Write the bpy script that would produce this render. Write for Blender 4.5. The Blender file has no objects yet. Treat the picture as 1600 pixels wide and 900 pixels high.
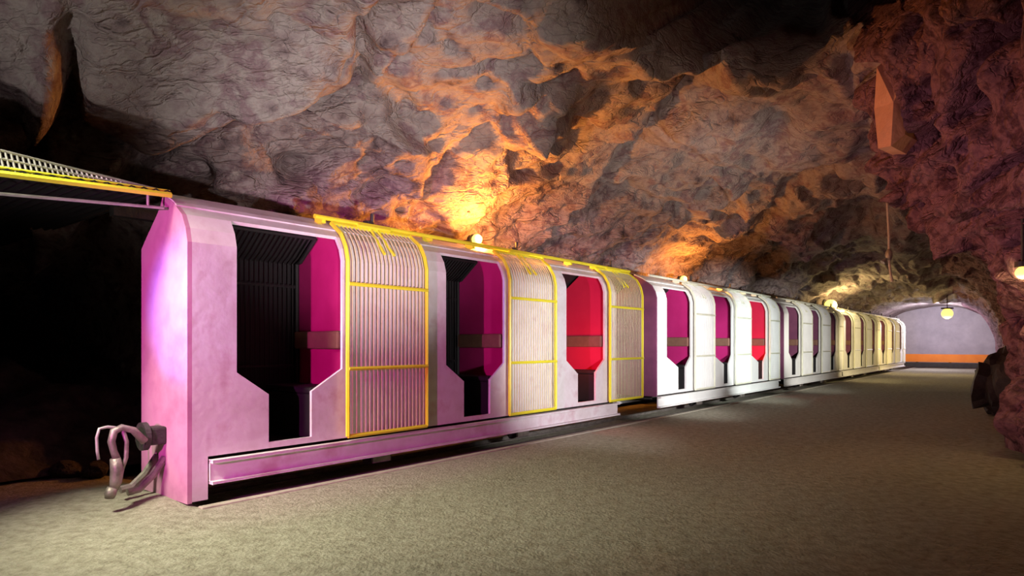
import bpy, bmesh, math, random
import numpy as np
from mathutils import Vector, Matrix
from mathutils.geometry import tessellate_polygon
from mathutils.bvhtree import BVHTree

C = bpy.context.scene
COL = C.collection
random.seed(7)

# ------------------------------------------------------------------ camera / frame
F = 1000.0                                   # focal length in px of the 1600 px frame
HZ = 537.0                                   # horizon row
CAM_H = 1.15
TH = math.atan2(1620 - 800, F)
D = np.array([math.sin(TH), math.cos(TH)])   # along the train
N = np.array([-D[1], D[0]])                  # away from the camera side of the train
P0 = np.array([(300 - 800) / F * 4.84, 4.84])
ROT = math.atan2(D[1], D[0])

def W(u, v, z):
    q = P0 + u * D + v * N
    return Vector((q[0], q[1], z))

def pix(u, v, z):
    q = W(u, v, z)
    return 800 + F * q.x / q.y, HZ - F * (z - CAM_H) / q.y

def px_at_u(px, py, u):
    k = (px - 800) / F
    Z = (u + P0.dot(D)) / (k * D[0] + D[1])
    q = np.array([k * Z, Z]) - P0
    return q.dot(N), CAM_H + (HZ - py) / F * Z

def px_at_v(px, py, v):
    k = (px - 800) / F
    Z = (v + P0.dot(N)) / (k * N[0] + N[1])
    q = np.array([k * Z, Z]) - P0
    return q.dot(D), v, CAM_H + (HZ - py) / F * Z

cd = bpy.data.cameras.new('camera')
cam = bpy.data.objects.new('camera', cd)
COL.objects.link(cam)
cam.location = (0, 0, CAM_H)
cam.rotation_euler = (math.pi / 2, 0, 0)
cd.sensor_width = 36
cd.lens = F / 1600 * 36
cd.shift_y = (HZ - 450) / 1600
cd.clip_end = 200
C.camera = cam

vs = C.view_settings
vs.view_transform = 'Standard'
vs.look = 'None'
vs.gamma = 1
vs.exposure = 0.0
vs.use_curve_mapping = False
C.cycles.use_denoising = True
C.cycles.max_bounces = 5
C.cycles.sample_clamp_indirect = 4

wd = bpy.data.worlds.new('world')
C.world = wd
wd.use_nodes = True
wd.node_tree.nodes['Background'].inputs[0].default_value = (0.35, 0.25, 0.32, 1)
wd.node_tree.nodes['Background'].inputs[1].default_value = 0.004

def lamp(kind, name, uvz, color, power, target=None, size=0.1, spot=40, blend=0.5, soft=None):
    l = bpy.data.lights.new(name, kind)
    l.color = color
    l.energy = power
    if kind == 'SPOT':
        l.spot_size = math.radians(spot)
        l.spot_blend = blend
        l.shadow_soft_size = size
    elif kind == 'AREA':
        l.shape = 'DISK'
        l.size = size
    else:
        l.shadow_soft_size = size
    o = bpy.data.objects.new(name, l)
    COL.objects.link(o)
    o.location = W(*uvz)
    if target is not None:
        dv = W(*target) - o.location
        o.rotation_euler = dv.to_track_quat('-Z', 'Y').to_euler()
    return o

# unseen lights without fixtures: pink and violet keys, the rest added as fill
lamp('SPOT', 'pink_floodlight', (-4.2, -2.5, 1.55), (1.0, 0.11, 0.72), 1150, (0.9, 0.1, 1.2), 0.05, 37, 0.6)
lamp('SPOT', 'violet_floodlight', (-3.2, -.1, 1.3), (0.20, 0.22, 1.0), 1350, (0, 0.16, 1.42), 0.05, 23, 0.95)
lamp('SPOT', 'white_fill_spot', (2.6, -4.8, 1.2), (1.0, 0.96, 1.0), 1250, (5.2, 0.0, 1.15), 0.1, 42, 0.9)  # white fill added along the cars, no fixture there
lamp('SPOT', 'white_fill_spot', (5.6, -4.6, 1.2), (1.0, 0.98, 0.98), 2100, (8.7, 0.0, 1.15), 0.1, 36, 0.7)
lamp('SPOT', 'white_fill_spot', (8.6, -4.2, 1.2), (0.94, 1.0, 0.98), 2000, (12.2, 0.0, 1.15), 0.1, 36, 0.7)
lamp('SPOT', 'white_fill_spot', (12.0, -3.8, 1.2), (1.0, 0.97, 0.90), 1500, (16.3, 0.0, 1.15), 0.1, 38, 0.8)
lamp('SPOT', 'warm_fill_spot', (17.5, -3.4, 1.3), (1.0, 0.80, 0.42), 1500, (22.5, 0.0, 1.1), 0.1, 44, 0.9)  # added to brighten the far cars, unseen
lamp('SPOT', 'warm_fill_spot', (24.0, -3.0, 1.3), (1.0, 0.74, 0.30), 1200, (29.0, 0.0, 1.1), 0.1, 44, 0.9)
lamp('SPOT', 'ground_fill_spot', (-2.0, -.28, 3.1), (1.0, 0.97, 0.74), 1050, (0.5, -.75, 0.0), 0.3, 74, 1.0)  # added fill over the ground
lamp('SPOT', 'vault_fill_spot', (-4.6, -2.6, 0.3), (1.0, 0.91, 0.88), 520, (0.2, -.3, 4.4), 0.06, 66, 0.9)  # added fill turned up at the vault
lamp('SPOT', 'vault_fill_spot', (-1.0, -4.8, 0.6), (1.0, 0.87, 0.90), 1500, (2.5, 1.0, 3.5), 0.06, 40, 0.9)
lamp('SPOT', 'vault_fill_spot', (5.5, -3.9, 0.5), (1.0, 0.86, 0.80), 520, (8.0, 0.2, 3.7), 0.1, 62, 0.9)
lamp('SPOT', 'right_wall_fill_spot', (1.2, -2.6, 0.5), (1.0, 0.47, 0.62), 370, (6.9, -4.4, 2.4), 0.06, 56, 0.9)  # added fill on the right wall
lamp('POINT', 'tunnel_end_fill', (33.5, -1.2, 2.2), (0.92, 0.84, 1.0), 290, size=0.3)  # added fill in front of the end wall

# ------------------------------------------------------------------ materials
def mat(name, cols, scale=6.0, rough=0.7, metal=0.0, bump=0.0, bscale=30.0, detail=6.0, emit=None, stretch=None, contrast=(0.3, 0.7)):
    m = bpy.data.materials.new(name)
    m.use_nodes = True
    nt = m.node_tree
    b = nt.nodes['Principled BSDF']
    b.inputs['Roughness'].default_value = rough
    b.inputs['Metallic'].default_value = metal
    tc = nt.nodes.new('ShaderNodeTexCoord')
    mp = nt.nodes.new('ShaderNodeMapping')
    nt.links.new(tc.outputs['Object'], mp.inputs[0])
    if stretch:
        mp.inputs['Scale'].default_value = stretch
    nz = nt.nodes.new('ShaderNodeTexNoise')
    nz.inputs['Scale'].default_value = scale
    nz.inputs['Detail'].default_value = detail
    nz.inputs['Roughness'].default_value = 0.62
    nt.links.new(mp.outputs[0], nz.inputs['Vector'])
    r = nt.nodes.new('ShaderNodeValToRGB')
    el = r.color_ramp.elements
    n = len(cols)
    while len(el) < n:
        el.new(0.5)
    for i, c in enumerate(cols):
        el[i].position = contrast[0] + (contrast[1] - contrast[0]) * i / max(1, n - 1)
        el[i].color = (*c, 1)
    nt.links.new(nz.outputs['Fac'], r.inputs[0])
    nt.links.new(r.outputs[0], b.inputs['Base Color'])
    if bump:
        nb = nt.nodes.new('ShaderNodeTexNoise')
        nb.inputs['Scale'].default_value = bscale
        nb.inputs['Detail'].default_value = 8
        nt.links.new(mp.outputs[0], nb.inputs['Vector'])
        bm_ = nt.nodes.new('ShaderNodeBump')
        bm_.inputs['Strength'].default_value = bump
        bm_.inputs['Distance'].default_value = 0.05
        nt.links.new(nb.outputs['Fac'], bm_.inputs['Height'])
        nt.links.new(bm_.outputs[0], b.inputs['Normal'])
    if emit:
        b.inputs['Emission Color'].default_value = (*emit[0], 1)
        b.inputs['Emission Strength'].default_value = emit[1]
    return m

def rock_mat(name, cols, scale, stretch, bump=.8, dist=.13):
    """broken rock: mottled minerals, bedding streaks and open joints in the relief"""
    m = mat(name, cols, scale, .85, contrast=(.3, .7), detail=9)
    nt = m.node_tree
    b = nt.nodes['Principled BSDF']
    b.inputs['Specular IOR Level'].default_value = .25
    tc = nt.nodes.new('ShaderNodeTexCoord')
    mp = nt.nodes.new('ShaderNodeMapping')
    mp.inputs['Rotation'].default_value = (0, math.radians(-28), ROT)
    mp.inputs['Scale'].default_value = stretch
    nt.links.new(tc.outputs['Object'], mp.inputs[0])
    total = None
    for kind, sc, w in (('n', 2.6, .9), ('n', 9, .55), ('v', 1.7, .35), ('v', 5.0, .18)):
        if kind == 'n':
            t = nt.nodes.new('ShaderNodeTexNoise')
            t.inputs['Detail'].default_value = 8
            t.inputs['Roughness'].default_value = .7
            t.inputs['Distortion'].default_value = .4
            out = t.outputs['Fac']
            nt.links.new(mp.outputs[0], t.inputs['Vector'])
        else:
            t = nt.nodes.new('ShaderNodeTexVoronoi')
            t.feature = 'DISTANCE_TO_EDGE'
            wn = nt.nodes.new('ShaderNodeTexNoise')
            wn.inputs['Scale'].default_value = 2.2
            wn.inputs['Detail'].default_value = 5
            mx = nt.nodes.new('ShaderNodeVectorMath')
            mx.operation = 'MULTIPLY_ADD'
            mx.inputs[1].default_value = (.9, .9, .9)
            nt.links.new(mp.outputs[0], wn.inputs['Vector'])
            nt.links.new(wn.outputs['Color'], mx.inputs[0])
            nt.links.new(mp.outputs[0], mx.inputs[2])
            nt.links.new(mx.outputs[0], t.inputs['Vector'])
            mr = nt.nodes.new('ShaderNodeMapRange')
            mr.inputs['From Max'].default_value = .07
            nt.links.new(t.outputs['Distance'], mr.inputs['Value'])
            out = mr.outputs[0]
        t.inputs['Scale'].default_value = sc
        mu = nt.nodes.new('ShaderNodeMath')
        mu.operation = 'MULTIPLY_ADD'
        mu.inputs[1].default_value = w
        nt.links.new(out, mu.inputs[0])
        if total is not None:
            nt.links.new(total, mu.inputs[2])
        else:
            mu.inputs[2].default_value = 0
        total = mu.outputs[0]
    bp = nt.nodes.new('ShaderNodeBump')
    bp.inputs['Strength'].default_value = bump
    bp.inputs['Distance'].default_value = dist
    nt.links.new(total, bp.inputs['Height'])
    nt.links.new(bp.outputs[0], b.inputs['Normal'])
    return m

M = {}
M['rock_left'] = rock_mat('rock_left', [(.07, .05, .055), (.26, .19, .185), (.38, .31, .29), (.20, .13, .14), (.48, .41, .37)], 3.0, (.55, 1.5, 1.7))
M['rock_ceil'] = rock_mat('rock_ceil', [(.10, .07, .075), (.29, .23, .22), (.38, .33, .30), (.24, .16, .17), (.42, .37, .34)], 2.6, (.7, 1.3, 1.4), .7, .11)
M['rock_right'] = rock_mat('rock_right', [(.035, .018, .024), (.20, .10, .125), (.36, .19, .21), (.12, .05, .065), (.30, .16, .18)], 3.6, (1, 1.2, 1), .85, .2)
M['slab'] = mat('slab', [(.50, .26, .15), (.60, .33, .19), (.46, .27, .17)], 3, .85, bump=.4, bscale=10)  # orange light on the rock mixed into its base colour
M['gravel'] = mat('gravel', [(.20, .18, .13), (.31, .295, .22), (.40, .38, .30)], 14, .9, bump=.55, bscale=45, detail=10)
M['kerb'] = mat('kerb', [(.35, .32, .25), (.48, .45, .36)], 9, .85, bump=.3)
M['plaster'] = mat('plaster', [(.45, .42, .46), (.62, .58, .62)], 1.5, .8, bump=.3, bscale=6)
M['white'] = mat('white_paint', [(.46, .33, .35), (.66, .60, .60), (.74, .70, .71), (.60, .45, .48)], 2.6, .5, bump=.06, bscale=12, contrast=(.22, .68))
M['pale'] = mat('pale_paint', [(.74, .74, .72), (.82, .82, .80)], 3, .45)
M['end'] = mat('end_paint', [(.42, .17, .30), (.58, .28, .42), (.62, .36, .46)], 2.2, .45, bump=.05, bscale=12)
M['maroon'] = mat('unlit_maroon_paint', [(.13, .035, .085), (.20, .06, .12)], 3, .5)  # car-end paint darkened to look unlit; also used inside the far cars
M['yellow'] = mat('yellow_paint', [(.80, .74, .03), (.86, .82, .05)], 8, .4)
M['rod'] = mat('rod_paint', [(.58, .54, .26), (.66, .62, .34)], 8, .45)
M['cream'] = mat('cream_paint', [(.62, .62, .48), (.74, .74, .60)], 6, .45)
M['crimson'] = mat('crimson_paint', [(.42, .012, .13), (.50, .02, .17)], 3, .5)
M['red'] = mat('red_glow_paint', [(.55, .012, .06), (.62, .02, .07)], 3, .5)  # red glow of the last compartments put into the partition colour
M['brown'] = mat('brown_pad', [(.16, .07, .05), (.22, .11, .07)], 8, .7)
M['dark'] = mat('dark_steel', [(.018, .016, .016), (.045, .038, .035)], 9, .6, bump=.2)
M['shade'] = mat('shade_black', [(.006, .005, .006), (.012, .01, .011)], 5, .7)  # near-black standing in for shade in the cars and under the canopy
M['steel'] = mat('worn_steel', [(.16, .14, .12), (.34, .30, .27)], 12, .5, .5, bump=.15)
M['grey'] = mat('galvanised', [(.35, .34, .32), (.5, .49, .46)], 10, .5, .3)
M['orange'] = mat('orange_paint', [(.85, .22, .02), (.95, .30, .03)], 2, .6)
M['rope'] = mat('rope', [(.55, .5, .48), (.7, .65, .6)], 30, .9)
M['black'] = mat('black_rock', [(.012, .01, .01), (.05, .035, .035), (.09, .06, .06)], 5, .9, bump=.6, bscale=12)
M['bulb'] = mat('bulb', [(1, .8, .35), (1, .85, .4)], 3, .5, emit=((1.0, .70, .11), 2.6))

# ------------------------------------------------------------------ object helpers
def link(name, bm, m, parent=None, smooth=False):
    me = bpy.data.meshes.new(name)
    bmesh.ops.recalc_face_normals(bm, faces=bm.faces[:])
    bm.to_mesh(me)
    bm.free()
    if smooth:
        me.polygons.foreach_set('use_smooth', [True] * len(me.polygons))
    me.materials.append(m)
    o = bpy.data.objects.new(name, me)
    COL.objects.link(o)
    if parent is not None:
        o.parent = parent
    return o

def tag(o, label, cat, group=None, kind=None):
    o['label'] = label
    o['category'] = cat
    if group:
        o['group'] = group
    if kind:
        o['kind'] = kind
    return o

def empty(name, loc, rz=0.0):
    o = bpy.data.objects.new(name, None)
    o.empty_display_size = 0.1
    COL.objects.link(o)
    o.location = loc
    o.rotation_euler = (0, 0, rz)
    return o

def copy_tree(o, parent=None):
    c = o.copy()
    COL.objects.link(c)
    if parent is not None:
        c.parent = parent
    for ch in list(o.children):
        copy_tree(ch, c)
    return c

def box(bm, x0, x1, y0, y1, z0, z1, bev=0.0):
    g = bmesh.ops.create_cube(bm, size=1)
    for v in g['verts']:
        v.co = Vector((x0 + (v.co.x + .5) * (x1 - x0), y0 + (v.co.y + .5) * (y1 - y0), z0 + (v.co.z + .5) * (z1 - z0)))
    if bev:
        es = list({e for v in g['verts'] for e in v.link_edges})
        bmesh.ops.bevel(bm, geom=es, offset=bev, segments=2, affect='EDGES', profile=.5)

def tube(bm, pts, r, seg=8, cap=True):
    pts = [Vector(p) for p in pts]
    rr = r if isinstance(r, (list, tuple)) else [r] * len(pts)
    rings = []
    up = None
    for i, p in enumerate(pts):
        a = pts[max(0, i - 1)]
        b = pts[min(len(pts) - 1, i + 1)]
        t = (b - a).normalized()
        if up is None:
            up = Vector((0, 0, 1)) if abs(t.z) < .9 else Vector((1, 0, 0))
        s = t.cross(up).normalized()
        up = s.cross(t).normalized()
        rings.append([bm.verts.new(p + rr[i] * (math.cos(2 * math.pi * k / seg) * s + math.sin(2 * math.pi * k / seg) * up)) for k in range(seg)])
    for a, b in zip(rings, rings[1:]):
        for k in range(seg):
            bm.faces.new((a[k], a[(k + 1) % seg], b[(k + 1) % seg], b[k]))
    if cap:
        bm.faces.new(rings[0][::-1])
        bm.faces.new(rings[-1])

def cyl(bm, a, b, r, seg=16):
    tube(bm, [a, b], r, seg)

# ------------------------------------------------------------------ noise (numpy)
def _hash(ix, iy, iz, s):
    h = (ix.astype(np.int64) * 374761393 + iy.astype(np.int64) * 668265263 + iz.astype(np.int64) * 2147483647 + s * 974634777) & 0xffffffff
    h = ((h ^ (h >> 13)) * 1274126177) & 0xffffffff
    h = ((h ^ (h >> 16)) * 2246822519) & 0xffffffff
    return ((h ^ (h >> 15)) & 0xffffff) / float(0xffffff)

def vnoise(p, s=0):
    i = np.floor(p).astype(np.int64)
    f = p - i
    f = f * f * f * (f * (f * 6 - 15) + 10)
    r = 0
    for a in (0, 1):
        for b in (0, 1):
            for c in (0, 1):
                w = (f[..., 0] if a else 1 - f[..., 0]) * (f[..., 1] if b else 1 - f[..., 1]) * (f[..., 2] if c else 1 - f[..., 2])
                r = r + w * _hash(i[..., 0] + a, i[..., 1] + b, i[..., 2] + c, s)
    return r * 2 - 1

def fbm(p, o=4, s=0, g=.5, ridged=False):
    r = 0
    a = 1.0
    for k in range(o):
        n = vnoise(p * 2 ** k + 17.3 * k, s + k)
        if ridged:
            n = 1 - 2 * np.abs(n)
        r = r + a * n
        a *= g
    return r

def facets(p, cell, s=0, tilt=.5):
    """chunky broken-rock relief: every cell of a jittered grid is its own tilted plane"""
    q = p / cell
    i = np.floor(q).astype(np.int64)
    best = np.full(p.shape[:-1], 1e9)
    val = np.zeros(p.shape[:-1])
    for a in (-1, 0, 1):
        for b in (-1, 0, 1):
            for c in (-1, 0, 1):
                j = i + np.array([a, b, c])
                sx = j[..., 0] + _hash(j[..., 0], j[..., 1], j[..., 2], s + 1)
                sy = j[..., 1] + _hash(j[..., 0], j[..., 1], j[..., 2], s + 2)
                sz = j[..., 2] + _hash(j[..., 0], j[..., 1], j[..., 2], s + 3)
                dx, dy, dz = q[..., 0] - sx, q[..., 1] - sy, q[..., 2] - sz
                d = dx * dx + dy * dy + dz * dz
                o = _hash(j[..., 0], j[..., 1], j[..., 2], s + 4) - .5
                t1 = _hash(j[..., 0], j[..., 1], j[..., 2], s + 5) - .5
                t2 = _hash(j[..., 0], j[..., 1], j[..., 2], s + 6) - .5
                t3 = _hash(j[..., 0], j[..., 1], j[..., 2], s + 7) - .5
                w = o + tilt * 2 * (t1 * dx + t2 * dy + t3 * dz)
                k = d < best
                best = np.where(k, d, best)
                val = np.where(k, w, val)
    return val * cell

# ------------------------------------------------------------------ the cave
R7 = [px_at_u(x, y, 7.2) for x, y in ((1368, 150), (1372, 290), (1425, 365), (1508, 422), (1548, 530), (1562, 650))]
ST = [
    (-9, [(12, 0), (12, 1.6), (11, 2.6), (7, 3.4), (3, 4.2), (0, 4.6), (-3, 4.9), (-6, 4.8), (-8, 4), (-9, 3), (-9.5, 1.5), (-9.5, 0)]),
    (-1.5, [(10, 0), (10, 1.5), (8, 2.5), (4.5, 3.0), (2, 3.7), (0, 4.3), (-2, 4.7), (-4.5, 4.8), (-6.5, 4.2), (-7.5, 3), (-8, 1.5), (-8, 0)]),
    (.2, [(9, 0), (9, 1.2), (6.5, 2.1), (3.4, 2.75), (1.9, 3.4), (0.5, 4.1), (-1.5, 4.6), (-4, 4.7), (-6, 4.2), (-7, 3), (-7.6, 1.5), (-7.6, 0)]),
    (1.3, [(1.8, 0), (1.8, 1.2), (1.8, 2.2), (1.75, 2.75), (1.35, 3.45), (.4, 4.1), (-1.3, 4.5), (-3.5, 4.6), (-5.5, 4.2), (-6.6, 3), (-7, 1.5), (-7, 0)]),
    (4, [(1.7, 0), (1.65, 1.2), (1.6, 2.2), (1.4, 2.9), (.9, 3.5), (.1, 4.0), (-1.2, 4.4), (-2.6, 4.5), (-4.4, 4.3), (-5.4, 3.2), (-5.8, 1.5), (-5.9, 0)]),
    (7.2, [(1.7, 0), (1.65, 1.2), (1.55, 2.2), (1.25, 2.9), (.6, 3.5), (-.3, 4.0), (-1.6, 4.35), R7[0], R7[1], R7[2], R7[3], (R7[5][0], 0)]),
    (9.5, [(1.7, 0), (1.65, 1.2), (1.5, 2.2), (1.15, 2.9), (.5, 3.5), (-.4, 4.0), (-1.6, 4.3), (-3.2, 4.2), (-4.2, 3.5), (-4.5, 2.4), (-4.6, 1.2), (-4.6, 0)]),
    (14, [(1.7, 0), (1.65, 1.2), (1.5, 2.2), (1.1, 2.9), (.4, 3.4), (-.4, 3.8), (-1.4, 4.0), (-2.6, 3.9), (-3.7, 3.4), (-4.2, 2.4), (-4.4, 1.2), (-4.4, 0)]),
    (22, [(1.7, 0), (1.65, 1.1), (1.5, 2.0), (1.1, 2.6), (.5, 3.05), (-.4, 3.35), (-1.3, 3.5), (-2.3, 3.4), (-3.2, 3.0), (-3.8, 2.2), (-4.0, 1.1), (-4.0, 0)]),
    (31, [(1.7, 0), (1.65, 1.1), (1.5, 1.9), (1.1, 2.4), (.5, 2.8), (-.3, 3.0), (-1.1, 3.08), (-2.0, 2.95), (-2.9, 2.6), (-3.4, 1.9), (-3.6, 1.0), (-3.6, 0)]),
    (37.5, [(1.7, 0), (1.65, 1.1), (1.5, 1.9), (1.1, 2.4), (.5, 2.8), (-.3, 3.0), (-1.1, 3.08), (-2.0, 2.95), (-2.8, 2.55), (-3.2, 1.8), (-3.35, 1.0), (-3.35, 0)]),
]

def catmull(xs, Y, x):
    xs = np.asarray(xs, float)
    Y = np.asarray(Y, float)
    k = np.clip(np.searchsorted(xs, x, side='right') - 1, 0, len(xs) - 2)
    h = xs[k + 1] - xs[k]
    t = (x - xs[k]) / h
    m = np.zeros_like(Y)
    dx = np.diff(xs)
    sl = np.diff(Y, axis=0) / dx.reshape(-1, *([1] * (Y.ndim - 1)))
    m[0], m[-1] = sl[0], sl[-1]
    for i in range(1, len(xs) - 1):
        prod = sl[i - 1] * sl[i]
        m[i] = np.where(prod > 0, 2 * prod / (sl[i - 1] + sl[i] + 1e-12), 0)
    e = (...,) + (None,) * (Y.ndim - 1)
    t_, h_ = t[e], h[e]
    return ((2 * t_**3 - 3 * t_**2 + 1) * Y[k] + (t_**3 - 2 * t_**2 + t_) * h_ * m[k] + (-2 * t_**3 + 3 * t_**2) * Y[k + 1] + (t_**3 - t_**2) * h_ * m[k + 1])

us = np.concatenate([np.arange(-9, -2, .3), np.arange(-2, 9.5, .042), np.arange(9.5, 16, .08), np.arange(16, 37.6, .16)])
ts = np.linspace(0, 11, 380)
ctrl = catmull([s[0] for s in ST], np.array([s[1] for s in ST]), us)          # (Nu, 12, 2)
sec = np.stack([catmull(np.arange(12), ctrl[i], ts) for i in range(len(us))])   # (Nu, Nt, 2)
U = np.repeat(us[:, None], len(ts), 1)
BASE = np.stack([U, sec[..., 0], sec[..., 1]], -1)

gu = np.gradient(BASE, axis=0)
gt = np.gradient(BASE, axis=1)
NR = np.cross(gu, gt)
NR /= np.linalg.norm(NR, axis=-1, keepdims=True) + 1e-9
ctr = np.stack([us, np.full_like(us, -1.2), np.full_like(us, 1.6)], -1)[:, None, :]
NR *= np.sign(((ctr - BASE) * NR).sum(-1, keepdims=True))

wx = P0[0] + BASE[..., 0] * D[0] + BASE[..., 1] * N[0]
wy = P0[1] + BASE[..., 0] * D[1] + BASE[..., 1] * N[1]
ok = wy > .6
PX = np.where(ok, 800 + F * wx / np.maximum(wy, .6), -9999)
PY = np.where(ok, HZ - F * (BASE[..., 2] - CAM_H) / np.maximum(wy, .6), -9999)

def dpoly(pts):
    """distance to a polyline and the side of it"""
    best = np.full(PX.shape, 1e9)
    side = np.zeros(PX.shape)
    for (x0, y0), (x1, y1) in zip(pts, pts[1:]):
        ex, ey = x1 - x0, y1 - y0
        t = np.clip(((PX - x0) * ex + (PY - y0) * ey) / (ex * ex + ey * ey), 0, 1)
        d = np.hypot(PX - x0 - t * ex, PY - y0 - t * ey)
        k = d < best
        best = np.where(k, d, best)
        side = np.where(k, np.sign(ex * (PY - y0) - ey * (PX - x0)), side)
    return best, side

def blob(x, y, rx, ry, p=2.0):
    return np.exp(-(((PX - x) / rx) ** 2 + ((PY - y) / ry) ** 2) ** (p / 2))

T = np.repeat(ts[None, :], len(us), 0)
left = np.clip((7.4 - T) / .6, 0, 1)
right = np.clip((T - 6.8) / .6, 0, 1)
smoothfar = np.clip((34 - U) / 6, 0.12, 1)

q = BASE.copy()
warp = np.stack([fbm(q * .8, 2, 50), fbm(q * .8, 2, 60), fbm(q * .8, 2, 70)], -1)
qw = q + .25 * warp
# bedding that climbs along the train on the left vault
e1 = np.array([.86, -.2, .47]); e1 /= np.linalg.norm(e1)
e2 = np.cross(e1, [0.2, 1, .1]); e2 /= np.linalg.norm(e2)
e3 = np.cross(e1, e2)
st = np.stack([qw @ e1 * .5, qw @ e2 * 2.6, qw @ e3 * 2.6], -1)
strata = fbm(st, 4, 5, .55, ridged=True)
rough = .18 * fbm(qw * .55, 3, 1) + .24 * facets(qw, 1.05, 3) + .15 * facets(qw, .38, 9) + .03 * fbm(qw * 3, 3, 21, .55)
disp = rough * smoothfar
disp += left * smoothfar * .095 * strata * np.clip((U - .8) / 1.5, .15, 1)
cr = np.exp(-(fbm(qw * 1.5, 3, 140) / .09) ** 2)
cr2 = np.exp(-(fbm(qw * np.array([1.6, 1.6, 2.6]), 3, 150) / .06) ** 2)
disp -= left * smoothfar * .06 * cr2
disp += right * smoothfar * (-.30 + .22 * facets(qw, .5, 30, .6) + .14 * fbm(qw * 1.8, 4, 33, .6, ridged=True) + .10 * facets(qw, .2, 36, .7) - .62 * cr + .16 * fbm(qw * .9, 2, 170)) * np.clip(1.2 - (U - 8) / 12, .35, 1)
chimr = 1 - np.clip((T - 6.8) / .8, 0, 1)
disp -= right * .28 * np.clip((U - 8) / 2, 0, 1) * np.clip((33 - U) / 4, 0, 1)

near = np.clip((U + 6) / 1, 0, 1)
# the big hanging slab upper left and the ledge beneath its lower edge
L1 = [(640, -160), (566, -40), (562, 20), (535, 70), (470, 130), (400, 160), (330, 190), (262, 216), (205, 262), (150, 330)]
d1, s1 = dpoly(L1)
slab = np.where(s1 > 0, 1.0, 0.0)
inside = 1 / (1 + np.exp(np.clip(-s1 * d1 / 4, -40, 40)))
reach = np.clip(1 - d1 / 420, 0, 1)
disp += left * near * .60 * inside * reach * (PX > 60)
disp -= left * .6 * np.exp(-(d1 / 13) ** 2)
# inside the slab the relief is gentler
disp -= left * .6 * rough * inside * np.clip(d1 / 60, 0, 1) * (PX > 100) * (PX < 700)
# second ledge: the darker plate right of the crack
d2, s2 = dpoly([(400, 165), (450, 175), (500, 172), (560, 150), (570, 60)])
disp -= left * .25 * np.exp(-(d2 / 12) ** 2)
# crevice at far left with the bulging rock above it
disp -= left * 1.0 * blob(105, 215, 70, 40) + left * .8 * blob(170, 235, 70, 28) + left * .5 * blob(110, 110, 14, 90)
disp += left * .55 * blob(35, 90, 70, 90, 4)
disp -= left * .45 * blob(290, 275, 32, 18) + left * .35 * blob(465, 270, 26, 16)
# jutting block in the middle of the vault
disp += left * .38 * blob(848, 188, 40, 26, 6)
disp -= left * .22 * blob(850, 222, 42, 9)
# diagonal cracks
for pts, w, dp in (([(1115, 132), (1060, 165), (1010, 235), (950, 290)], 9, .24), ([(1360, 250), (1290, 262), (1230, 290), (1200, 330)], 8, .2),
                   ([(620, 330), (700, 235), (790, 170), (900, 110)], 6, .12), ([(900, 330), (985, 305), (1080, 330)], 7, .13),
                   ([(1000, 140), (1090, 122), (1170, 105), (1340, 100)], 8, .2)):
    dd, _ = dpoly(pts)
    disp -= left * 1.5 * dp * np.exp(-(dd / w / 1.3) ** 2)
disp -= left * .3 * blob(1215, 195, 22, 24) + left * .25 * blob(1270, 130, 30, 14)
# chimney: the roof opens upwards into the dark
chim = blob(1190, -60, 250, 150, 9) * np.clip((T - 4.6) / .6, 0, 1)
# hollow where the tunnel roof steps up behind the right wall
disp -= .7 * blob(1350, 350, 42, 42) * (U > 8) * left
# foot of the walls stays on the floor line
disp *= np.clip(BASE[..., 2] / .25, .3, 1)
for _ in range(1):
    e_ = np.pad(disp, 1, mode='edge')
    disp = (e_[:-2, 1:-1] + 2 * e_[1:-1, 1:-1] + e_[2:, 1:-1]) / 4
    e_ = np.pad(disp, 1, mode='edge')
    disp = (e_[1:-1, :-2] + 2 * e_[1:-1, 1:-1] + e_[1:-1, 2:]) / 4
# keep clear of the train
CAVE = BASE + NR * disp[..., None]
CAVE += chim[..., None] * np.array([.86, .13, .52]) * 8
clear = (CAVE[..., 0] > .7) & (CAVE[..., 2] < 2.55) & (T < 5)
CAVE[..., 1] = np.where(clear, np.maximum(CAVE[..., 1], 1.28), CAVE[..., 1])

def grid_obj(name, G, m):
    nu, nt = G.shape[:2]
    co = np.empty((nu * nt, 3))
    g = G.reshape(-1, 3)
    co[:, 0] = P0[0] + g[:, 0] * D[0] + g[:, 1] * N[0]
    co[:, 1] = P0[1] + g[:, 0] * D[1] + g[:, 1] * N[1]
    co[:, 2] = g[:, 2]
    i = np.arange(nu - 1)[:, None] * nt + np.arange(nt - 1)[None, :]
    fc = np.stack([i, i + 1, i + nt + 1, i + nt], -1).reshape(-1, 4)
    me = bpy.data.meshes.new(name)
    me.from_pydata(co.tolist(), [], fc.tolist())
    me.polygons.foreach_set('use_smooth', [True] * len(me.polygons))
    me.materials.append(m)
    o = bpy.data.objects.new(name, me)
    COL.objects.link(o)
    return o, co, fc

ia = int(np.argmin(np.abs(ts - 4.2)))
ib = int(np.argmin(np.abs(ts - 7.3)))
trees = []
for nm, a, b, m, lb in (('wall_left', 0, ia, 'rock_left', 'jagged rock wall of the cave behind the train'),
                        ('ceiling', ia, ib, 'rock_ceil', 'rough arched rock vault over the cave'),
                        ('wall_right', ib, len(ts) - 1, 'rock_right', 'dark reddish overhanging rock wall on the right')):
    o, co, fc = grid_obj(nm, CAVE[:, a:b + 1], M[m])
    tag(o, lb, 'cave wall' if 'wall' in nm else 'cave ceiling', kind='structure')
    trees.append(BVHTree.FromPolygons([tuple(c) for c in co], [tuple(f) for f in fc]))

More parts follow.
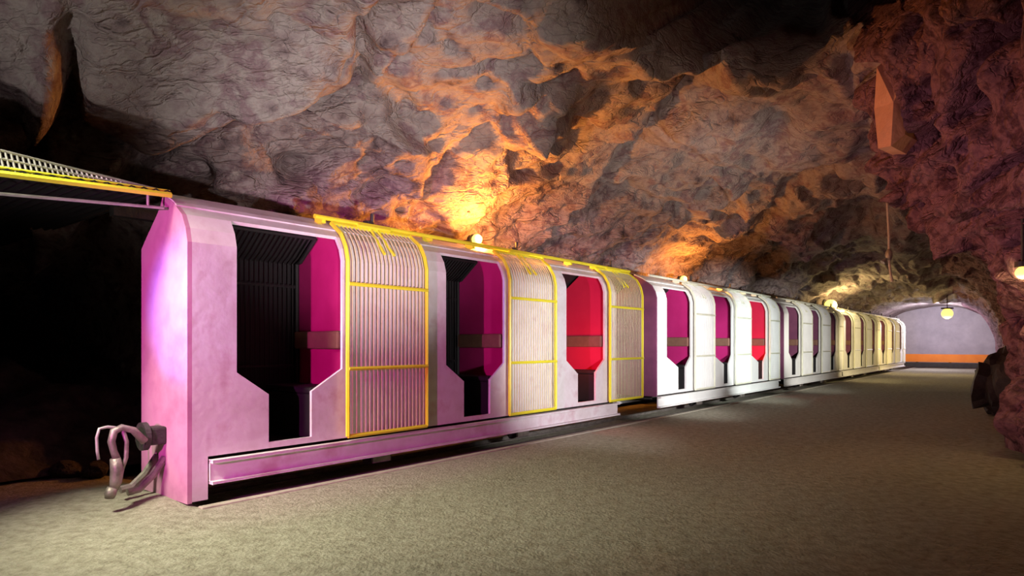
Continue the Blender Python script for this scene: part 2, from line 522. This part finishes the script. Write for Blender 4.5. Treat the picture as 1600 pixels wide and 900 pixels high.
def cave_hit(org, direc):
    best = None
    for t in trees:
        h = t.ray_cast(org, Vector(direc).normalized())
        if h[0] is not None and (best is None or h[3] < best[1]):
            best = (h[0], h[3])
    return best[0] if best else None

FD = .075
# floor: the walkway and the sunken track bed
nu_, nv_ = 260, 90
fu = np.concatenate([np.linspace(-9, 10, 200), np.linspace(10.2, 38, 90)])
fv = np.linspace(-.1, -12, 120)
G = np.stack(np.meshgrid(fu, fv, indexing='ij') + [np.zeros((len(fu), len(fv)))], -1)
G[..., 2] = .018 * fbm(G * 1.1, 3, 90) + .006 * fbm(G * 6, 2, 95)
G[..., 2] *= np.clip((-.1 - G[..., 1]) / .5, 0, 1)
G[..., 2] -= FD
o, _, _ = grid_obj('floor', G, M['gravel'])
tag(o, 'trodden beige gravel floor of the cave', 'floor', kind='structure')
fv = np.linspace(-.1, 13, 90)
G = np.stack(np.meshgrid(fu, fv, indexing='ij') + [np.zeros((len(fu), len(fv)))], -1)
bed = np.clip((G[..., 0] + .0) / .25, 0, 1)
G[..., 2] = -FD - .10 * bed * np.clip((G[..., 1] + .1) / .06, 0, 1) + .02 * fbm(G * 2, 3, 97) * np.clip((G[..., 1] + .1) / .3, 0, 1)
o, _, _ = grid_obj('floor_track_bed', G, M['gravel'])
tag(o, 'sunken gravel bed under the train', 'floor', kind='structure')
bm = bmesh.new()
box(bm, 0, 36.2, -.17, -.095, -.2, -FD + .012, .008)
o = link('trim_1', bm, M['kerb'])
o.location = W(0, 0, 0); o.rotation_euler = (0, 0, ROT)
tag(o, 'pale kerb edge running along the train', 'kerb', kind='structure')

# end of the tunnel
bm = bmesh.new()
vv = [(-8, -.2), (6, -.2), (6, 5), (-8, 5)]
fr = [bm.verts.new((0, a, b)) for a, b in vv]
bk = [bm.verts.new((.3, a, b)) for a, b in vv]
bm.faces.new(fr); bm.faces.new(bk[::-1])
for k in range(4):
    bm.faces.new((fr[k], bk[k], bk[(k + 1) % 4], fr[(k + 1) % 4]))
o = link('wall_end', bm, M['plaster'])
o.location = W(37, 0, 0); o.rotation_euler = (0, 0, ROT)
tag(o, 'whitewashed wall closing the far end of the tunnel', 'wall', kind='structure')

# ------------------------------------------------------------------ the train
CW = None
# width of a car from the far edge of the foremost end wall (column 228)
k_ = (228 - 800) / F
CW = (k_ * P0[1] - P0[0]) / (N[0] - k_ * N[1])
HALF = CW / 2
PR = [(0, 0), (0, 1.92), (.03, 2.03), (.095, 2.14), (.25, 2.25), (HALF, 2.335)]
PRF = [(0, 0), (0, 1.94), (.12, 2.04), (.24, 2.135), (.36, 2.23), (HALF, 2.335)]
SL = [0]
for a, b in zip(PR, PR[1:]):
    SL.append(SL[-1] + math.hypot(b[0] - a[0], b[1] - a[1]))
STOT = SL[-1]

def prof(s, off=0.0, far=False):
    """arc length up the side -> (v, z); off pushes outwards"""
    Q = PRF if far else PR
    for i in range(len(Q) - 1):
        if s <= SL[i + 1] or i == len(Q) - 2:
            t = (s - SL[i]) / (SL[i + 1] - SL[i])
            v = Q[i][0] + t * (Q[i + 1][0] - Q[i][0])
            z = Q[i][1] + t * (Q[i + 1][1] - Q[i][1])
            dv, dz = Q[i + 1][0] - Q[i][0], Q[i + 1][1] - Q[i][1]
            l = math.hypot(dv, dz)
            return v - off * dz / l, z + off * dv / l
S_EDGE = SL[4]          # where the side sheet meets the roof sheet
S_TOP = 2.17            # top of the openings

def solid_sheet(bm, off=.022):
    bmesh.ops.recalc_face_normals(bm, faces=bm.faces[:])
    bmesh.ops.solidify(bm, geom=bm.faces[:], thickness=off)

def bottle(o):
    w0, w1, n0, n1 = o
    return [(w0, S_TOP), (w0, .92), (n0, .73), (n0, .33), (n1, .33), (n1, .73), (w1, .92), (w1, S_TOP)]

def side_sheet(u0, u1, openings, far=False):
    loops = [[(u0, .28), (u1, .28), (u1, S_EDGE), (u0, S_EDGE)]] + [bottle(o) for o in openings]
    if u0 == 0:
        loops[0] = [(u0, -.05), (.12, -.05), (.12, .28), (u1, .28), (u1, S_EDGE), (u0, S_EDGE)]
    pts = [p for l in loops for p in l]
    tri = tessellate_polygon([[Vector((a, b, 0)) for a, b in l] for l in loops])
    bm = bmesh.new()
    vs_ = [bm.verts.new((a, b, 0)) for a, b in pts]
    for t in tri:
        try:
            bm.faces.new([vs_[i] for i in t])
        except ValueError:
            pass
    for s in SL[1:4] + [1.96, 2.08]:
        bmesh.ops.bisect_plane(bm, geom=bm.verts[:] + bm.edges[:] + bm.faces[:], plane_co=(0, s, 0), plane_no=(0, 1, 0))
    for v in bm.verts:
        a, z = prof(v.co.y, 0, far)
        v.co = Vector((v.co.x, CW - a if far else a, z))
    solid_sheet(bm, .03)
    return bm

def arch(inset=0.0, bottom=.3, n=5):
    """closed outline of the car's cross-section"""
    ss = [1.5, SL[1], 1.98] + SL[2:6]
    def half(far):
        o = [(inset, bottom)]
        for s in ss:
            v, z = prof(s, 0, far)
            o.append((max(v, inset) if v < inset else v + inset * .5, z - inset))
        return o
    out = half(False)
    for v, z in half(True)[::-1]:
        if abs(v - HALF) > .01 + inset:
            out.append((CW - v, z))
    return out

def plate(outline, x0, x1):
    bm = bmesh.new()
    a = [bm.verts.new((x0, v, z)) for v, z in outline]
    b = [bm.verts.new((x1, v, z)) for v, z in outline]
    bm.faces.new(a); bm.faces.new(b[::-1])
    n = len(a)
    for k in range(n):
        bm.faces.new((a[k], b[k], b[(k + 1) % n], a[(k + 1) % n]))
    return bm

def door(par, u0, u1, frame_m, rod_m, far=False, gap=.055):
    s0, s1 = .30, S_EDGE - .02
    def pt(u, s, o=gap):
        v, z = prof(s, o, far)
        return Vector((u, CW - v if far else v, z))
    bm = bmesh.new()
    pathS = [s0, 1.2, SL[1], 2.0, SL[2], 2.1, SL[3], s1]
    for u in (u0, u1):
        tube(bm, [pt(u, s) for s in pathS], .021, 6)
    for s in (s0, s1):
        tube(bm, [pt(u0, s), pt(u1, s)], .02, 6)
    fr = link('sliding_door', bm, frame_m, par)
    for s in (.92, 1.70):
        bm = bmesh.new()
        tube(bm, [pt(u0, s, gap + .012), pt(u1, s, gap + .012)], .019, 6)
        link('crossbar', bm, frame_m, fr)
    bm = bmesh.new()
    n = int(round((u1 - u0) / .048))
    for i in range(1, n):
        u = u0 + (u1 - u0) * i / n
        tube(bm, [pt(u, s) for s in (s0, SL[1], SL[2], SL[3], s1)], .0068, 4, False)
    link('grille', bm, rod_m, fr)
    if not far:
        uc = u0 + (u1 - u0) * .5
        bm = bmesh.new()
        for a in (-.06, .06):
            tube(bm, [pt(uc + a, 2.0, gap + .02), pt(uc + a * .6, S_EDGE + .02, gap + .03)], .016, 6)
        tube(bm, [pt(uc - .2, S_EDGE - .02, gap + .03), pt(uc + .2, S_EDGE - .02, gap + .03)], .02, 6)
        link('roller_bracket', bm, frame_m, fr)
        bm = bmesh.new()
        a = pt(uc - .03, S_EDGE + .02, gap)
        tube(bm, [a, a + Vector((0, 0, .06)), a + Vector((.05, 0, .07)), a + Vector((.055, 0, .15))], .02, 6)
        tube(bm, [a + Vector((-.05, 0, .05)), a + Vector((.06, 0, .05))], .02, 6)
        link('roller_hook', bm, M['dark'], fr)
    return fr

def wheelset(par, u, r=.162):
    for v in (.16, CW - .16):
        bm = bmesh.new()
        cyl(bm, (u, v - .03, .045), (u, v + .03, .11), r, 24)
        s = 1 if v < HALF else -1
        cyl(bm, (u, v + s * .03, .045), (u, v + s * .045, .11), r + .025, 24)
        w = link('wheel', bm, M['dark'], par)
        bm = bmesh.new()
        cyl(bm, (u, v - s * .03, .045), (u, v - s * .055, .11), .07, 16)
        box(bm, u - .11, u + .11, v - s * .08 - .02, v - s * .08 + .02, -.02, .11, .01)
        link('axle_box', bm, M['steel'], w)
    bm = bmesh.new()
    cyl(bm, (u, .2, .045), (u, CW - .2, .045), .035, 12)
    link('axle', bm, M['dark'], par)

def build_car(name, L, openings, doors, door_m, rod_m, wallm, red_last=True, first=False, inner='crimson'):
    root = empty(name, (0, 0, 0), ROT)
    link('side_wall', side_sheet(0 if first else .001, L, openings), wallm, root)
    link('side_wall', side_sheet(0 if first else .001, L, [], True), M['shade'], root)  # closed black sheet added to keep the openings dark
    # roof sheet
    bm = bmesh.new()
    prv = [prof(s, .012) for s in (SL[4] - .06, SL[4], SL[5])]
    prf = [prof(s, .012, True) for s in (SL[4] - .06, SL[4])]
    pts = prv + [(CW - v, z) for v, z in prf[::-1]]
    for a, b in zip(pts, pts[1:]):
        q4 = [bm.verts.new((x, *p)) for x, p in ((-.03, a), (L + .03, a), (L + .03, b), (-.03, b))]
        bm.faces.new(q4)
    bmesh.ops.remove_doubles(bm, verts=bm.verts[:], dist=1e-4)
    solid_sheet(bm, .02)
    link('roof', bm, wallm, root)
    bm = bmesh.new()
    r0 = prof(SL[4], .07)
    tube(bm, [(1.2 if first else .1, r0[0], r0[1] + .02), (L + (.8 if first else .1), r0[0], r0[1] + .02)], .022, 8)
    for i in range(8):
        x = 1.3 + i * (L - 1.5) / 7
        box(bm, x - .02, x + .02, r0[0], r0[0] + .12, r0[1] - .03, r0[1] + .03)
    link('door_rail', bm, door_m, root)
    # end walls
    link('end_wall', plate(arch(0, -.06 if first else .26), -.035, 0), M['end' if first else 'maroon'], root)
    link('end_wall', plate(arch(0, .26), L, L + .03), M['maroon'], root)
    # underframe, side sills
    bm = bmesh.new()
    box(bm, .05, L, .12, CW - .12, .2, .29)
    for x in np.linspace(.4, L - .4, 8):
        box(bm, x - .04, x + .04, .1, CW - .1, .14, .2)
    link('underframe', bm, M['dark'], root)
    for v in (0, CW):
        bm = bmesh.new()
        s = -1 if v == 0 else 1
        x0 = .13 if first else .0
        box(bm, x0, L + .02, v, v + s * .012, .075, .25, .004)
        box(bm, x0, L + .02, v, v + s * .06, .232, .255, .004)
        box(bm, x0, L + .02, v, v + s * .06, .07, .09, .004)
        link('side_sill', bm, wallm, root)
    for u in (L * .297, L * .655):
        wheelset(root, u)
    # inside
    for i, o in enumerate(openings):
        w0, w1, n0, n1 = o
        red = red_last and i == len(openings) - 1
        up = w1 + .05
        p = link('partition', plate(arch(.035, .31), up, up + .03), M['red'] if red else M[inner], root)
        bm = bmesh.new()
        box(bm, up - .06, up, .06, CW - .06, 1.10, 1.27, .02)
        link('headrest_pad', bm, M['brown'], p)
        for a, b in ((w0 - .12, n0 - .015), (n1 + .015, up)):
            bm = bmesh.new()
            box(bm, a, b, .04, CW - .04, .31, .70, .01)
            box(bm, a, b, .04, CW - .04, .70, .76, .02)
            link('bench', bm, M['shade'], root)
        if i:
            link('partition', plate(arch(.035, .31), w0 - .15, w0 - .12), M['crimson'], root)
    for d in doors:
        door(root, d[0], d[1], door_m, rod_m)
        if d is not doors[-1]:
            door(root, d[0] - .98, d[1] - .98, M['shade'], M['shade'], True, -.07)
    # coupling at the rear
    bm = bmesh.new()
    box(bm, L, L + .17, HALF - .05, HALF + .05, .24, .34, .01)
    cyl(bm, (L + .16, HALF, .29), (L + .2, HALF, .29), .12, 20)
    link('buffer', bm, M['dark'], root)
    return root

def car_base(px):
    return px_at_v(px, 600, 0)[0]

def loc(lst, base):
    return [tuple(px_at_v(x, 600, 0)[0] - base for x in o) for o in lst]

GRP = 'passenger cars of the mine train'
car1 = build_car('passenger_car', 6.3,
                 loc([(370, 535, 420, 487), (697, 788, 725, 766), (885, 945, 903, 931)], 0),
                 loc([(538, 661), (791, 863), (948, 999)], 0), M['yellow'], M['rod'], M['white'], True, True)
car1.location = W(0, 0, 0)
tag(car1, 'foremost and largest passenger car, its front glowing pink and violet, with yellow grille doors', 'train car', GRP)

b2 = car_base(1027)
car2 = build_car('passenger_car', car_base(1215) - b2,
                 loc([(1042, 1080, 1060, 1072), (1115, 1144, 1131, 1139), (1172, 1198, 1185, 1193)], b2),
                 loc([(1082, 1112), (1146, 1169), (1199, 1214)], b2), M['cream'], M['pale'], M['pale'])
car2.location = W(b2, 0, 0)
tag(car2, 'bright white second passenger car with end wall darkened as unlit and magenta interior', 'train car', GRP)

b3 = car_base(1225)
car3 = build_car('passenger_car', 6.1,
                 [(.4, 1.4, .68, 1.1), (2.45, 3.45, 2.73, 3.15), (4.5, 5.5, 4.78, 5.2)],
                 [(1.42, 2.4), (3.47, 4.45), (5.52, 6.1)], M['cream'], M['pale'], M['pale'], False, False, 'maroon')
car3.location = W(b3, 0, 0)
tag(car3, 'third passenger car of the train, white with dark openings just short of the yellow lamp', 'train car', GRP)
car4 = copy_tree(car3)
car4.location = W(b3 + 6.35, 0, 0)
tag(car4, 'fourth passenger car, cream in yellow lamplight, second from the far end', 'train car', GRP)
car5 = copy_tree(car3)
car5.location = W(b3 + 12.7, 0, 0)
tag(car5, 'farthest passenger car at the tail, small and yellowish beside the orange barrier', 'train car', GRP)

# red glow lamps inside the last compartments
for nm, u0, pw in (('red_lamp', car_base(905), 14), ('red_lamp', car_base(1183), 14)):
    lamp('POINT', nm, (u0, .25, .95), (1, .05, .03), pw, size=.05)

# coupling gear hanging from the front end wall
def fr(px, py, v):
    u, _, z = px_at_v(px, py, v)
    return Vector((u, v, z))
cp = []
bm = bmesh.new()
v0 = HALF - .12
pts = [fr(x, y, v0) for x, y in ((226, 690), (208, 672), (190, 668), (178, 674), (174, 690), (178, 706), (184, 722))]
tube(bm, pts, [.03, .026, .026, .028, .026, .024, .028], 10)
draw = link('coupling_hook', bm, M['steel'], car1, True)
bm = bmesh.new()
pts = [fr(x, y, v0) for x, y in ((180, 716), (183, 735), (181, 752), (178, 765))]
tube(bm, pts, [.035, .045, .04, .03], 10)
pts = [fr(x, y, v0) for x, y in ((176, 762), (172, 772), (171, 779))]
tube(bm, pts, [.035, .04, .03], 10)
link('drawbar', bm, M['steel'], draw, True)
bm = bmesh.new()
pts = [fr(x, y, v0 + .02) for x, y in ((188, 669), (168, 667), (155, 670), (151, 684), (152, 705), (154, 718))]
tube(bm, pts, .011, 8)
link('brake_hose', bm, M['grey'], draw, True)
bm = bmesh.new()
pts = [fr(x, y, v0) for x, y in ((192, 672), (198, 690), (197, 715), (190, 735))]
tube(bm, pts, .016, 8)
link('chain', bm, M['steel'], draw, True)
bm = bmesh.new()
box(bm, -.16, -.03, HALF - .07, HALF + .07, .36, .50, .02)
cyl(bm, (-.2, HALF, .43), (-.16, HALF, .43), .11, 20)
link('buffer', bm, M['dark'], car1)
bm = bmesh.new()
for vv_ in (HALF + .12, HALF - .02):
    tube(bm, [(-.03, vv_, .25), (-.12, vv_, .12), (-.22, vv_, .03), (-.3, vv_, .02)], .03, 8)
link('safety_chain', bm, M['steel'], car1)

# rails
for v, lb in ((.16, 'rusty steel rail under the near side of the train'), (CW - .16, 'rusty steel rail under the far side of the train')):
    bm = bmesh.new()
    box(bm, .3, 34, -.05, .05, -.18, -.165)
    box(bm, .3, 34, -.012, .012, -.17, -.135)
    box(bm, .3, 34, -.025, .025, -.14, -.117, .005)
    o = link('rail', bm, M['steel'])
    o.location = W(0, v, 0); o.rotation_euler = (0, 0, ROT)
    tag(o, lb, 'rail', 'rails under the train')

# ------------------------------------------------------------------ canopy left of the train
cn = empty('canopy', W(0, 0, 0), ROT)
tag(cn, 'dark roof canopy with a yellow edge beam left of the foremost car', 'canopy')
bm = bmesh.new()
def cpt(px, py, v):
    u, _, z = px_at_v(px, py, v)
    return Vector((u, v, z))
A = cpt(268, 305, .22); B = cpt(0, 271, .22)
dirv = (B - A)
B2 = A + dirv * 2.6
tube(bm, [A, B2], .021, 4)
link('edge_beam', bm, M['yellow'], cn)
bm = bmesh.new()
A2 = A + Vector((0, .03, .035)); B3 = B2 + Vector((0, .03, .06))
tube(bm, [A2, B3], .010, 4)
link('edge_trim', bm, M['yellow'], cn)
# corrugated deck rising gently behind the beam, deepened to keep the recess dark
bm = bmesh.new()
rows = 14
nx = 160
grid = []
for j in range(rows + 1):
    f = j / rows
    row = []
    for i in range(nx + 1):
        g = i / nx
        p = A.lerp(B2, g)
        row.append(bm.verts.new((p.x, p.y + .02 + f * 6.6, p.z + .02 + f * .22 * (.35 + g) + .012 * math.sin(i * 1.3))))
    grid.append(row)
for j in range(rows):
    for i in range(nx):
        bm.faces.new((grid[j][i], grid[j][i + 1], grid[j + 1][i + 1], grid[j + 1][i]))
solid_sheet(bm, .01)
link('roof_deck', bm, M['shade'], cn)
# upright mesh strip along the edge
bm = bmesh.new()
for i in range(90):
    g = i / 89
    p = A.lerp(B2, g)
    h = .02 + .14 * min(1, g * 2.6)
    tube(bm, [p + Vector((0, .05, .01)), p + Vector((-.03, .05, h))], .008, 4, False)
for k in (.3, .65, 1.0):
    tube(bm, [A + Vector((0, .05, .01 + .02 * k)), A.lerp(B, .98) + Vector((0, .05, .01 + .15 * k)), B2 + Vector((0, .05, .01 + .15 * k))], .009, 4)
link('mesh_upstand', bm, M['grey'], cn)
bm = bmesh.new()
Cc = cpt(256, 325, .3); Dd = cpt(60, 308, .3)
tube(bm, [Cc, Dd, Dd + (Dd - Cc) * 1.2], .012, 6)
tube(bm, [cpt(231, 303, .3), cpt(231, 324, .3)], .01, 6)
link('conduit', bm, M['grey'], cn)
for (u, v) in ((.35, 1.15), (B2.x + .1, .4)):
    bm = bmesh.new()
    box(bm, u - .04, u + .04, v - .04, v + .04, -.1, 2.34)
    link('post', bm, M['dark'], cn)
bm = bmesh.new()
box(bm, A.x - .1, .4, 1.1, 1.2, 2.24, 2.33)
link('bracket', bm, M['dark'], cn)

# ------------------------------------------------------------------ rubble and boulders
def boulder_bm(r, seed, sub=3, sq=(1, 1, 1)):
    bm = bmesh.new()
    bmesh.ops.create_icosphere(bm, subdivisions=sub, radius=1)
    co = np.array([v.co[:] for v in bm.verts])
    dd = .35 * facets(co + seed * 7.1, .9, seed, .9) + .12 * fbm(co * 1.4 + seed, 3, seed)
    for v, k in zip(bm.verts, dd):
        v.co = v.co * (1 + k) * r
        v.co.x *= sq[0]; v.co.y *= sq[1]; v.co.z *= sq[2]
    return bm

proto = [boulder_bm(1, k, 3, (1.15, 1, .8)) for k in (3, 5, 8)]
prim = []
for k, b in enumerate(proto):
    me = bpy.data.meshes.new('boulder')
    b.to_mesh(me); b.free()
    me.materials.append(M['black'] if k != 1 else M['rock_left'])
    prim.append(me)
rng = random.Random(5)
for i in range(16):
    x = -20 + (i % 4) * 52 + rng.uniform(-6, 6); yb = 752 - (i // 4) * 20
    z0 = 0.0
    Zc = 1.15 / ((yb - HZ) / F)
    X = (x - 800) / F * Zc
    o = bpy.data.objects.new('boulder', prim[i % 3])
    COL.objects.link(o)
    r = rng.uniform(.10, .14)
    o.scale = (r, r, r)
    o.location = (X - .3, Zc + .55, r * .5 - FD)
    o.rotation_euler = (rng.uniform(-.3, .3), rng.uniform(-.3, .3), rng.uniform(0, 6))
    tag(o, 'rough dark boulder in the rubble heap under the canopy', 'boulder', 'boulders in the dark recess')
# low heap behind them
fu = np.linspace(-3.5, 1.2, 70); fv = np.linspace(2.0, 5.5, 60)
G = np.stack(np.meshgrid(fu, fv, indexing='ij') + [np.zeros((70, 60))], -1)
hx = np.clip((G[..., 1] - 2.0) / .8, 0, 1) * np.clip((5.5 - G[..., 1]) / 1.5, 0, 1)
G[..., 2] = -.05 + hx * (.75 + .5 * facets(G, .5, 77, .9) + .25 * fbm(G * 1.2, 3, 78))
o, _, _ = grid_obj('rubble', G, M['black'])
tag(o, 'heap of broken dark rock in the recess under the canopy', 'rubble', kind='stuff')

# black boulder at the foot of the right wall
u_, v_ = 9.0, 0
Zb = 11.0
me = bpy.data.meshes.new('boulder')
b = boulder_bm(1, 11, 4, (.8, .8, 1.15)); b.to_mesh(me); b.free()
me.materials.append(M['dark'])
o = bpy.data.objects.new('boulder', me); COL.objects.link(o)
o.location = ((1578 - 800) / F * Zb, Zb, .38); o.scale = (.62, .55, .66)
tag(o, 'black upright boulder at the foot of the right wall', 'boulder')

# right-wall slab, the orange light on it put into its colour
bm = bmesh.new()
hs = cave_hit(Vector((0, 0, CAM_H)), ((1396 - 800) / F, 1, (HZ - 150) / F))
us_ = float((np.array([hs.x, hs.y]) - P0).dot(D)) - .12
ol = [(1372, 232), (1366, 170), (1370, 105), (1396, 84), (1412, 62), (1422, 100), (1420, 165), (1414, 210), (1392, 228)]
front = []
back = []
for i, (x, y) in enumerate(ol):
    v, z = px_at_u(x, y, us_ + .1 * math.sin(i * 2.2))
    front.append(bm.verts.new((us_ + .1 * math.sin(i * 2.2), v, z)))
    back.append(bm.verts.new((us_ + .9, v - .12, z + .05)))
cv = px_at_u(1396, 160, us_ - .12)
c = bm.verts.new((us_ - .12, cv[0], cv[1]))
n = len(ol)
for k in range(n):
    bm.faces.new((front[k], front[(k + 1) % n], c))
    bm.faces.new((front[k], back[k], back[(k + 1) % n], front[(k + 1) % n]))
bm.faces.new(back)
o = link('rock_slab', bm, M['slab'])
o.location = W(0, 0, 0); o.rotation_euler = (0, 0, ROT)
tag(o, 'tall rock slab coloured as if lit orange, standing out at the top of the right wall', 'rock')

# ------------------------------------------------------------------ rope with knot
Zr = 13.0
def wp(px, py, Z):
    return Vector(((px - 800) / F * Z, Z, CAM_H + (HZ - py) / F * Z))
top = wp(1386, 312, Zr)
h = cave_hit(wp(1388, 420, Zr), (0, 0, 1))
if h is None or h.z > top.z + 1.5:
    h = top + Vector((0, 0, .6))
root = empty('hanging_rope', h)
bm = bmesh.new()
pl = [h + Vector((0, 0, .05)), top, wp(1389, 370, Zr), wp(1389, 405, Zr), wp(1391, 425, Zr), wp(1394, 440, Zr)]
tube(bm, [p - h for p in pl], [.018, .022, .024, .024, .022, .03], 8)
link('rope', bm, M['rope'], root)
bm = bmesh.new()
bmesh.ops.create_icosphere(bm, subdivisions=2, radius=.07)
for v in bm.verts:
    v.co.z *= 1.8
    v.co += wp(1389, 398, Zr) - h
tube(bm, [wp(1389, 402, Zr) - h, wp(1383, 406, Zr) - h, wp(1379, 410, Zr) - h], [.02, .03, .05], 8)
link('knot', bm, M['grey'], root)
tag(root, 'thin pale rope with a knot hanging from the tunnel roof', 'rope')

# ------------------------------------------------------------------ lamps on the rock
def bulkhead(px, py, v, back, label, color, power, Zfix=None, up=False, rb=.07, strength=None):
    if Zfix is None:
        u, v, z = px_at_v(px, py, v)
        p = W(u, v, z)
        dirw = Vector((N[0], N[1], 0))
    else:
        p = wp(px, py, Zfix)
        dirw = Vector((0, 0, 1))
    if up:
        dirw = Vector((0, 0, 1))
    hit = cave_hit(p, dirw)
    ln = (hit - p).length if hit is not None else .6
    ln = min(ln, 2.5)
    root = empty('cave_lamp', p)
    bm = bmesh.new()
    bmesh.ops.create_uvsphere(bm, u_segments=16, v_segments=10, radius=rb)
    link('globe', bm, M['bulb'], root, True)
    bm = bmesh.new()
    cyl(bm, dirw * rb * .9, dirw * (rb * .9 + .05), rb * 1.05, 16)
    link('housing', bm, M['dark'], root)
    bm = bmesh.new()
    cyl(bm, dirw * (rb + .03), dirw * (ln + .05), .014, 8)
    link('stem', bm, M['dark'], root)
    tag(root, label, 'lamp', 'lamps along the cave')
    l = bpy.data.lights.new('cave_lamp_light', 'POINT')
    l.color = color; l.energy = power; l.shadow_soft_size = rb
    lo = bpy.data.objects.new('lamp_light', l); COL.objects.link(lo)
    lo.parent = root
    lo.location = -dirw * (rb + .06)
    return root

OR = (1.0, .33, .045)
YE = (1.0, .74, .30)
bulkhead(745, 374, .86, .6, 'glowing globe lamp on the rock just above the roof of the foremost car', OR, 330)
bulkhead(1068, 436, .85, .6, 'glowing lamp half hidden behind the roof of the second car', OR, 140)
bulkhead(1298, 477, .6, .6, 'yellow glowing lamp above the roof of the third car', YE, 150, rb=.2)
bulkhead(1480, 490, 0, .6, 'yellow lamp hanging in front of the white tunnel end', YE, 110, Zfix=25, rb=.2)

he = cave_hit(Vector((0, 0, CAM_H)), ((1598 - 800) / F, 1, (HZ - 426) / F))
bulkhead(1598, 426, 0, .6, 'small yellow lamp on the right rock wall at the edge of the view', YE, 14, Zfix=he.y - .12, rb=.06)

# orange barrier across the end of the tunnel
bx = empty('barrier', W(36.2, 0, 0), ROT)
bm = bmesh.new(); box(bm, -.04, .04, -3.2, 1.2, .22, .62, .01); link('board', bm, M['orange'], bx)
bm = bmesh.new(); box(bm, -.3, .06, -3.5, 1.3, -.02, .2, .01); link('base', bm, M['dark'], bx)
for v in (-3.0, -1.6, -.2, 1.0):
    bm = bmesh.new(); box(bm, .04, .12, v - .05, v + .05, -.02, .6); link('post', bm, M['dark'], bx)
tag(bx, 'long low orange barrier board across the far tunnel end', 'barrier')
